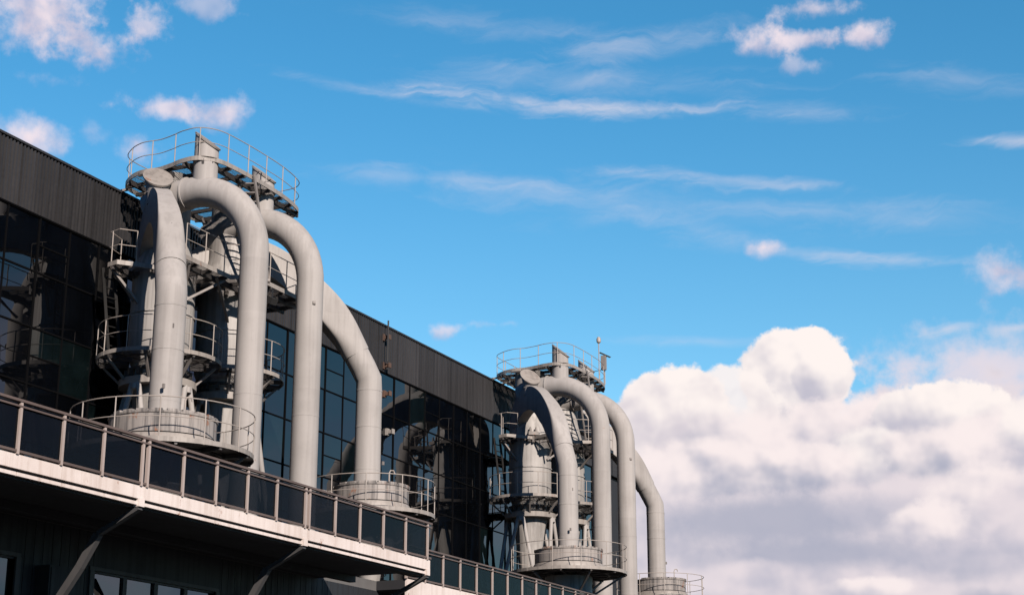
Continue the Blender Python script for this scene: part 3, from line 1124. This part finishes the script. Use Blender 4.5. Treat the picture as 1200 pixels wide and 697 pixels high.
def plan_platform(poly, z, label, rails, name='service_platform', beams_dir=None, smooth_pts=True, inner=(), struts=(), grp='upper service platforms', deck='grating'):
    t = thing(name, label, 'platform', (sum(q[0] for q in poly)/len(poly), Y0+sum(q[1] for q in poly)/len(poly), z), grp)
    ROOTS.append(t)
    pl = [(q.x, q.y) for q in catmull([(x, y, 0) for x, y in poly], True, 5)] if smooth_pts else list(poly)
    W_ = [(x, Y0+y) for x, y in pl]
    d = MB()
    d.prism(W_, z-.025, z)
    d.build('deck', M[deck], t, smooth=0)
    edge_band(W_, z-.10, z+.04, .03).build('toe_plate', M['edge'], t)
    # beams under the deck, cut to the outline
    xs = [q[0] for q in W_]
    ys = [q[1] for q in W_]
    cx, cy = sum(xs)/len(xs), sum(ys)/len(ys)
    bm_ = MB()
    n = len(W_)

    def cut(axis, val):
        hits = []
        for i in range(n):
            a, c_ = W_[i], W_[(i+1) % n]
            if (a[axis]-val)*(c_[axis]-val) < 0:
                u = (val-a[axis])/(c_[axis]-a[axis])
                hits.append(a[1-axis]+(c_[1-axis]-a[1-axis])*u)
        return sorted(hits)
    yy = min(ys)+.35
    while yy < max(ys):
        h = cut(1, yy)
        for u in range(0, len(h)-1, 2):
            bm_.bar((h[u], yy, z-.09), (h[u+1], yy, z-.09), .06, .12)
        yy += .72
    for xx in (min(xs)+.6, cx-.2, max(xs)-1.1, max(xs)-.45):
        h = cut(0, xx)
        for u in range(0, len(h)-1, 2):
            bm_.bar((xx, h[u], z-.12), (xx, h[u+1], z-.12), .07, .17)
    bm_.build('beams', M['beam'], t, smooth=0)
    for k, (a, c_) in enumerate(struts):
        MB().bar((a[0], Y0+a[1], a[2]), (c_[0], Y0+c_[1], c_[2]), .075, .075).build('strut', M['beam_grey'], t, smooth=0)
    for seg in rails:
        if seg == 'all':
            railing(W_, z, t, True, h=.96, step=1.0)
        else:
            pts = [(x, Y0+y) for x, y in seg]
            if smooth_pts:
                pts = [(q.x, q.y) for q in catmull([(x, y, 0) for x, y in pts], False, 5)]
            railing(pts, z, t, False, h=1.02, step=1.0)
    return t


def build_unit():
    global MIR, CX, CY
    MIR = 1
    CX, CY = PLACE[1]
    cyclone('pale grey dust cyclone on splayed legs behind the front arched duct of the NEAR unit')
    arched_duct(1, 'arched grey duct curving down to the front drum of the NEAR unit')
    elbow_duct('front tall elbow duct of the NEAR unit dropping behind the balustrade')
    drum(5.2, -5.45, 1.4, 'streaked wide grey drum at the foot of the front arched duct of the NEAR unit', 8.17)
    round_platform(5.2, -5.45, 2.4, 8.17, 1.0, 'round railed platform carrying the front drum of the NEAR unit', 'round platforms round the drums',
                   brace_to=(.95, .95), step=1.2)
    round_platform(CX, CY, 1.86, 12.15, .97, 'ring platform halfway up the front cyclone of the NEAR unit', 'ring platforms round the cyclones',
                   a0=R(-172), a1=R(62), solid=False, brace_to=(1.12, .72), nb=10, step=.95, post_h=1.0)
    MIR = -1
    CX, CY = PLACE[-1]
    cyclone('dust cyclone with dark base mostly hidden by the front elbow duct of the NEAR unit')
    arched_duct(4, 'slanting grey duct bending down to the rear drum of the NEAR unit')
    elbow_duct('rear tall elbow duct of the NEAR unit, beside the slanting duct')
    drum(5.3, -5.6, 1.2, 'rust stained smaller drum at the foot of the slanting duct of the NEAR unit', 8.12)
    round_platform(5.3, -5.6, 2.05, 8.12, .9, 'round railed platform carrying the rear rusty drum of the NEAR unit', 'round platforms round the drums',
                   brace_to=(.85, .9), step=1.15)
    round_platform(CX, CY, 1.86, 12.15, .97, 'ring platform halfway up the rear cyclone of the NEAR unit', 'ring platforms round the cyclones',
                   a0=R(-190), a1=R(62), solid=False, brace_to=(1.12, .72), nb=10, step=.95, post_h=1.0)
    MIR = 1
    CX, CY = PLACE[1]
    top = [(-.28, -.75), (.25, -1.38), (.95, -1.72), (1.6, -1.7), (2.2, -1.84), (2.7, -2.0), (3.3, -2.0), (3.72, -1.5), (3.84, -.4), (3.86, .8), (3.82, 1.9),
           (3.68, 2.85), (3.45, 3.45), (2.9, 3.75), (1.6, 3.72), (.3, 3.2), (-.25, 2.0), (-.3, .6)]
    plan_platform(top, 18.1, 'topmost railed platform with slanted vents on top of the NEAR unit', ['all'],
                  struts=[((.1, -.6, 18.1), (CX-.5, CY+.3, 17.2)), ((2.7, -1.7, 18.08), (3.0, -1.2, 17.3)), ((3.5, 1.0, 18.08), (2.5, 1.6, 17.2)),
                          ((.2, 2.6, 18.1), (CX-.4, 1.9, 17.1)), ((-.2, .4, 18.1), (-1.2, .4, 17.9)), ((-.25, -.6, 18.1), (-1.4, -.9, 17.9))])
    up = [(.72, -2.66), (1.15, -2.78), (1.55, -2.3), (2.0, -1.7), (3.3, -2.35), (3.36, -.1), (4.05, .25), (4.05, 3.0), (3.0, 3.6), (.5, 3.5), (.35, 2.0), (.5, -1.7)]
    plan_platform(up, 14.85, 'middle height walkway between the two cyclones of the NEAR unit',
                  [[(3.3, -2.35), (3.36, -.1), (4.02, .25), (4.02, 3.0)], [(.56, -1.9), (.72, -2.63), (1.15, -2.75), (1.5, -2.35)]], smooth_pts=False,
                  struts=[((3.2, -2.0, 14.7), (2.7, -1.5, 14.0)), ((3.25, -.2, 14.7), (2.4, -1.1, 13.9)), ((3.9, 1.2, 14.7), (2.8, 1.6, 13.8)), ((3.2, -.6, 14.7), (2.5, 1.2, 13.7)),
                          ((.8, -2.55, 14.7), (1.2, -1.7, 13.8)), ((.62, -2.2, 14.7), (1.0, -1.5, 13.8))])
    ladder((.62, Y0-1.95, 12.17), (.42, Y0-2.25, 14.83), 'dark ladder rising from the ring platform beside the front cyclone of the NEAR unit', (.25, 1, 0))
    ladder((.9, Y0+.35, ZD), (1.2, Y0-.25, 12.15), 'dark steep ladder between the cyclone legs of the NEAR unit', (1, .3, 0), w=.6)
    ladder((3.75, Y0+1.0, 14.86), (3.72, Y0-.05, 18.15), 'tall ladder reaching the topmost platform of the NEAR unit', (.9, .45, 0), w=.5, mat_=M['beam_grey'])


build_unit()
first = list(ROOTS)


def copy_tree(o, parent=None):
    c_ = o.copy()
    COL.objects.link(c_)
    if parent:
        c_.parent = parent
    for ch in list(o.children):
        copy_tree(ch, c_)
    return c_


for o in first:
    lab = o['label']
    c_ = copy_tree(o)
    c_.location.y += DY
    c_['label'] = lab.replace('the NEAR unit', 'the farther unit')
    o['label'] = lab.replace('the NEAR unit', 'the nearer unit')

# ---------------------------------------------------------------- small things on the farther unit's top platform
ty = Y0+DY
t = thing('solar_panel', 'small tilted solar panel with box at the end of the farther top platform', 'solar panel', (3.6, ty+3.2, 18.2))
MB().tube([(3.6, ty+3.2, 18.2), (3.6, ty+3.2, 19.62)], .03, 8).build('pole', M['rail'], t)
MB().bar((3.4, ty+3.05, 19.78), (3.84, ty+3.35, 19.56), .42, .03, up=(.4, 0, 1)).build('panel', M['black'], t, smooth=0)
MB().box(3.48, 3.72, ty+3.0, ty+3.16, 18.9, 19.6).build('control_box', M['beam_grey'], t, smooth=0)
t = thing('beacon_mast', 'thin mast with a pale lamp on top of the farther top platform', 'mast', (3.7, ty+2.2, 18.2))
MB().tube([(3.7, ty+2.2, 18.2), (3.7, ty+2.2, 20.0)], .025, 8).build('pole', M['rail'], t)
MB().lathe([(.05, 20.0), (.1, 20.05), (.11, 20.2), (.06, 20.3)], 3.7, ty+2.2, 16).build('lamp', M['rail'], t)

# floodlights under the walkway edge
for i, (dy, lab) in enumerate(((0, 'small black floodlight under the walkway edge between the tall ducts of the nearer unit'),
                               (DY, 'small black floodlight under the walkway edge between the tall ducts of the farther unit'))):
    q = at(319, 352, 4.02)
    t = thing('floodlight', lab, 'floodlight', (q.x, q.y+dy, q.z), 'floodlights under the walkways')
    MB().bar((q.x, q.y+dy, q.z), (q.x, q.y+dy, 14.76), .03, .03).build('bracket', M['black'], t, smooth=0)
    MB().bar((q.x-.06, q.y+dy-.02, q.z+.02), (q.x+.12, q.y+dy-.06, q.z-.08), .26, .2).build('lamp_housing', M['black'], t, smooth=0)
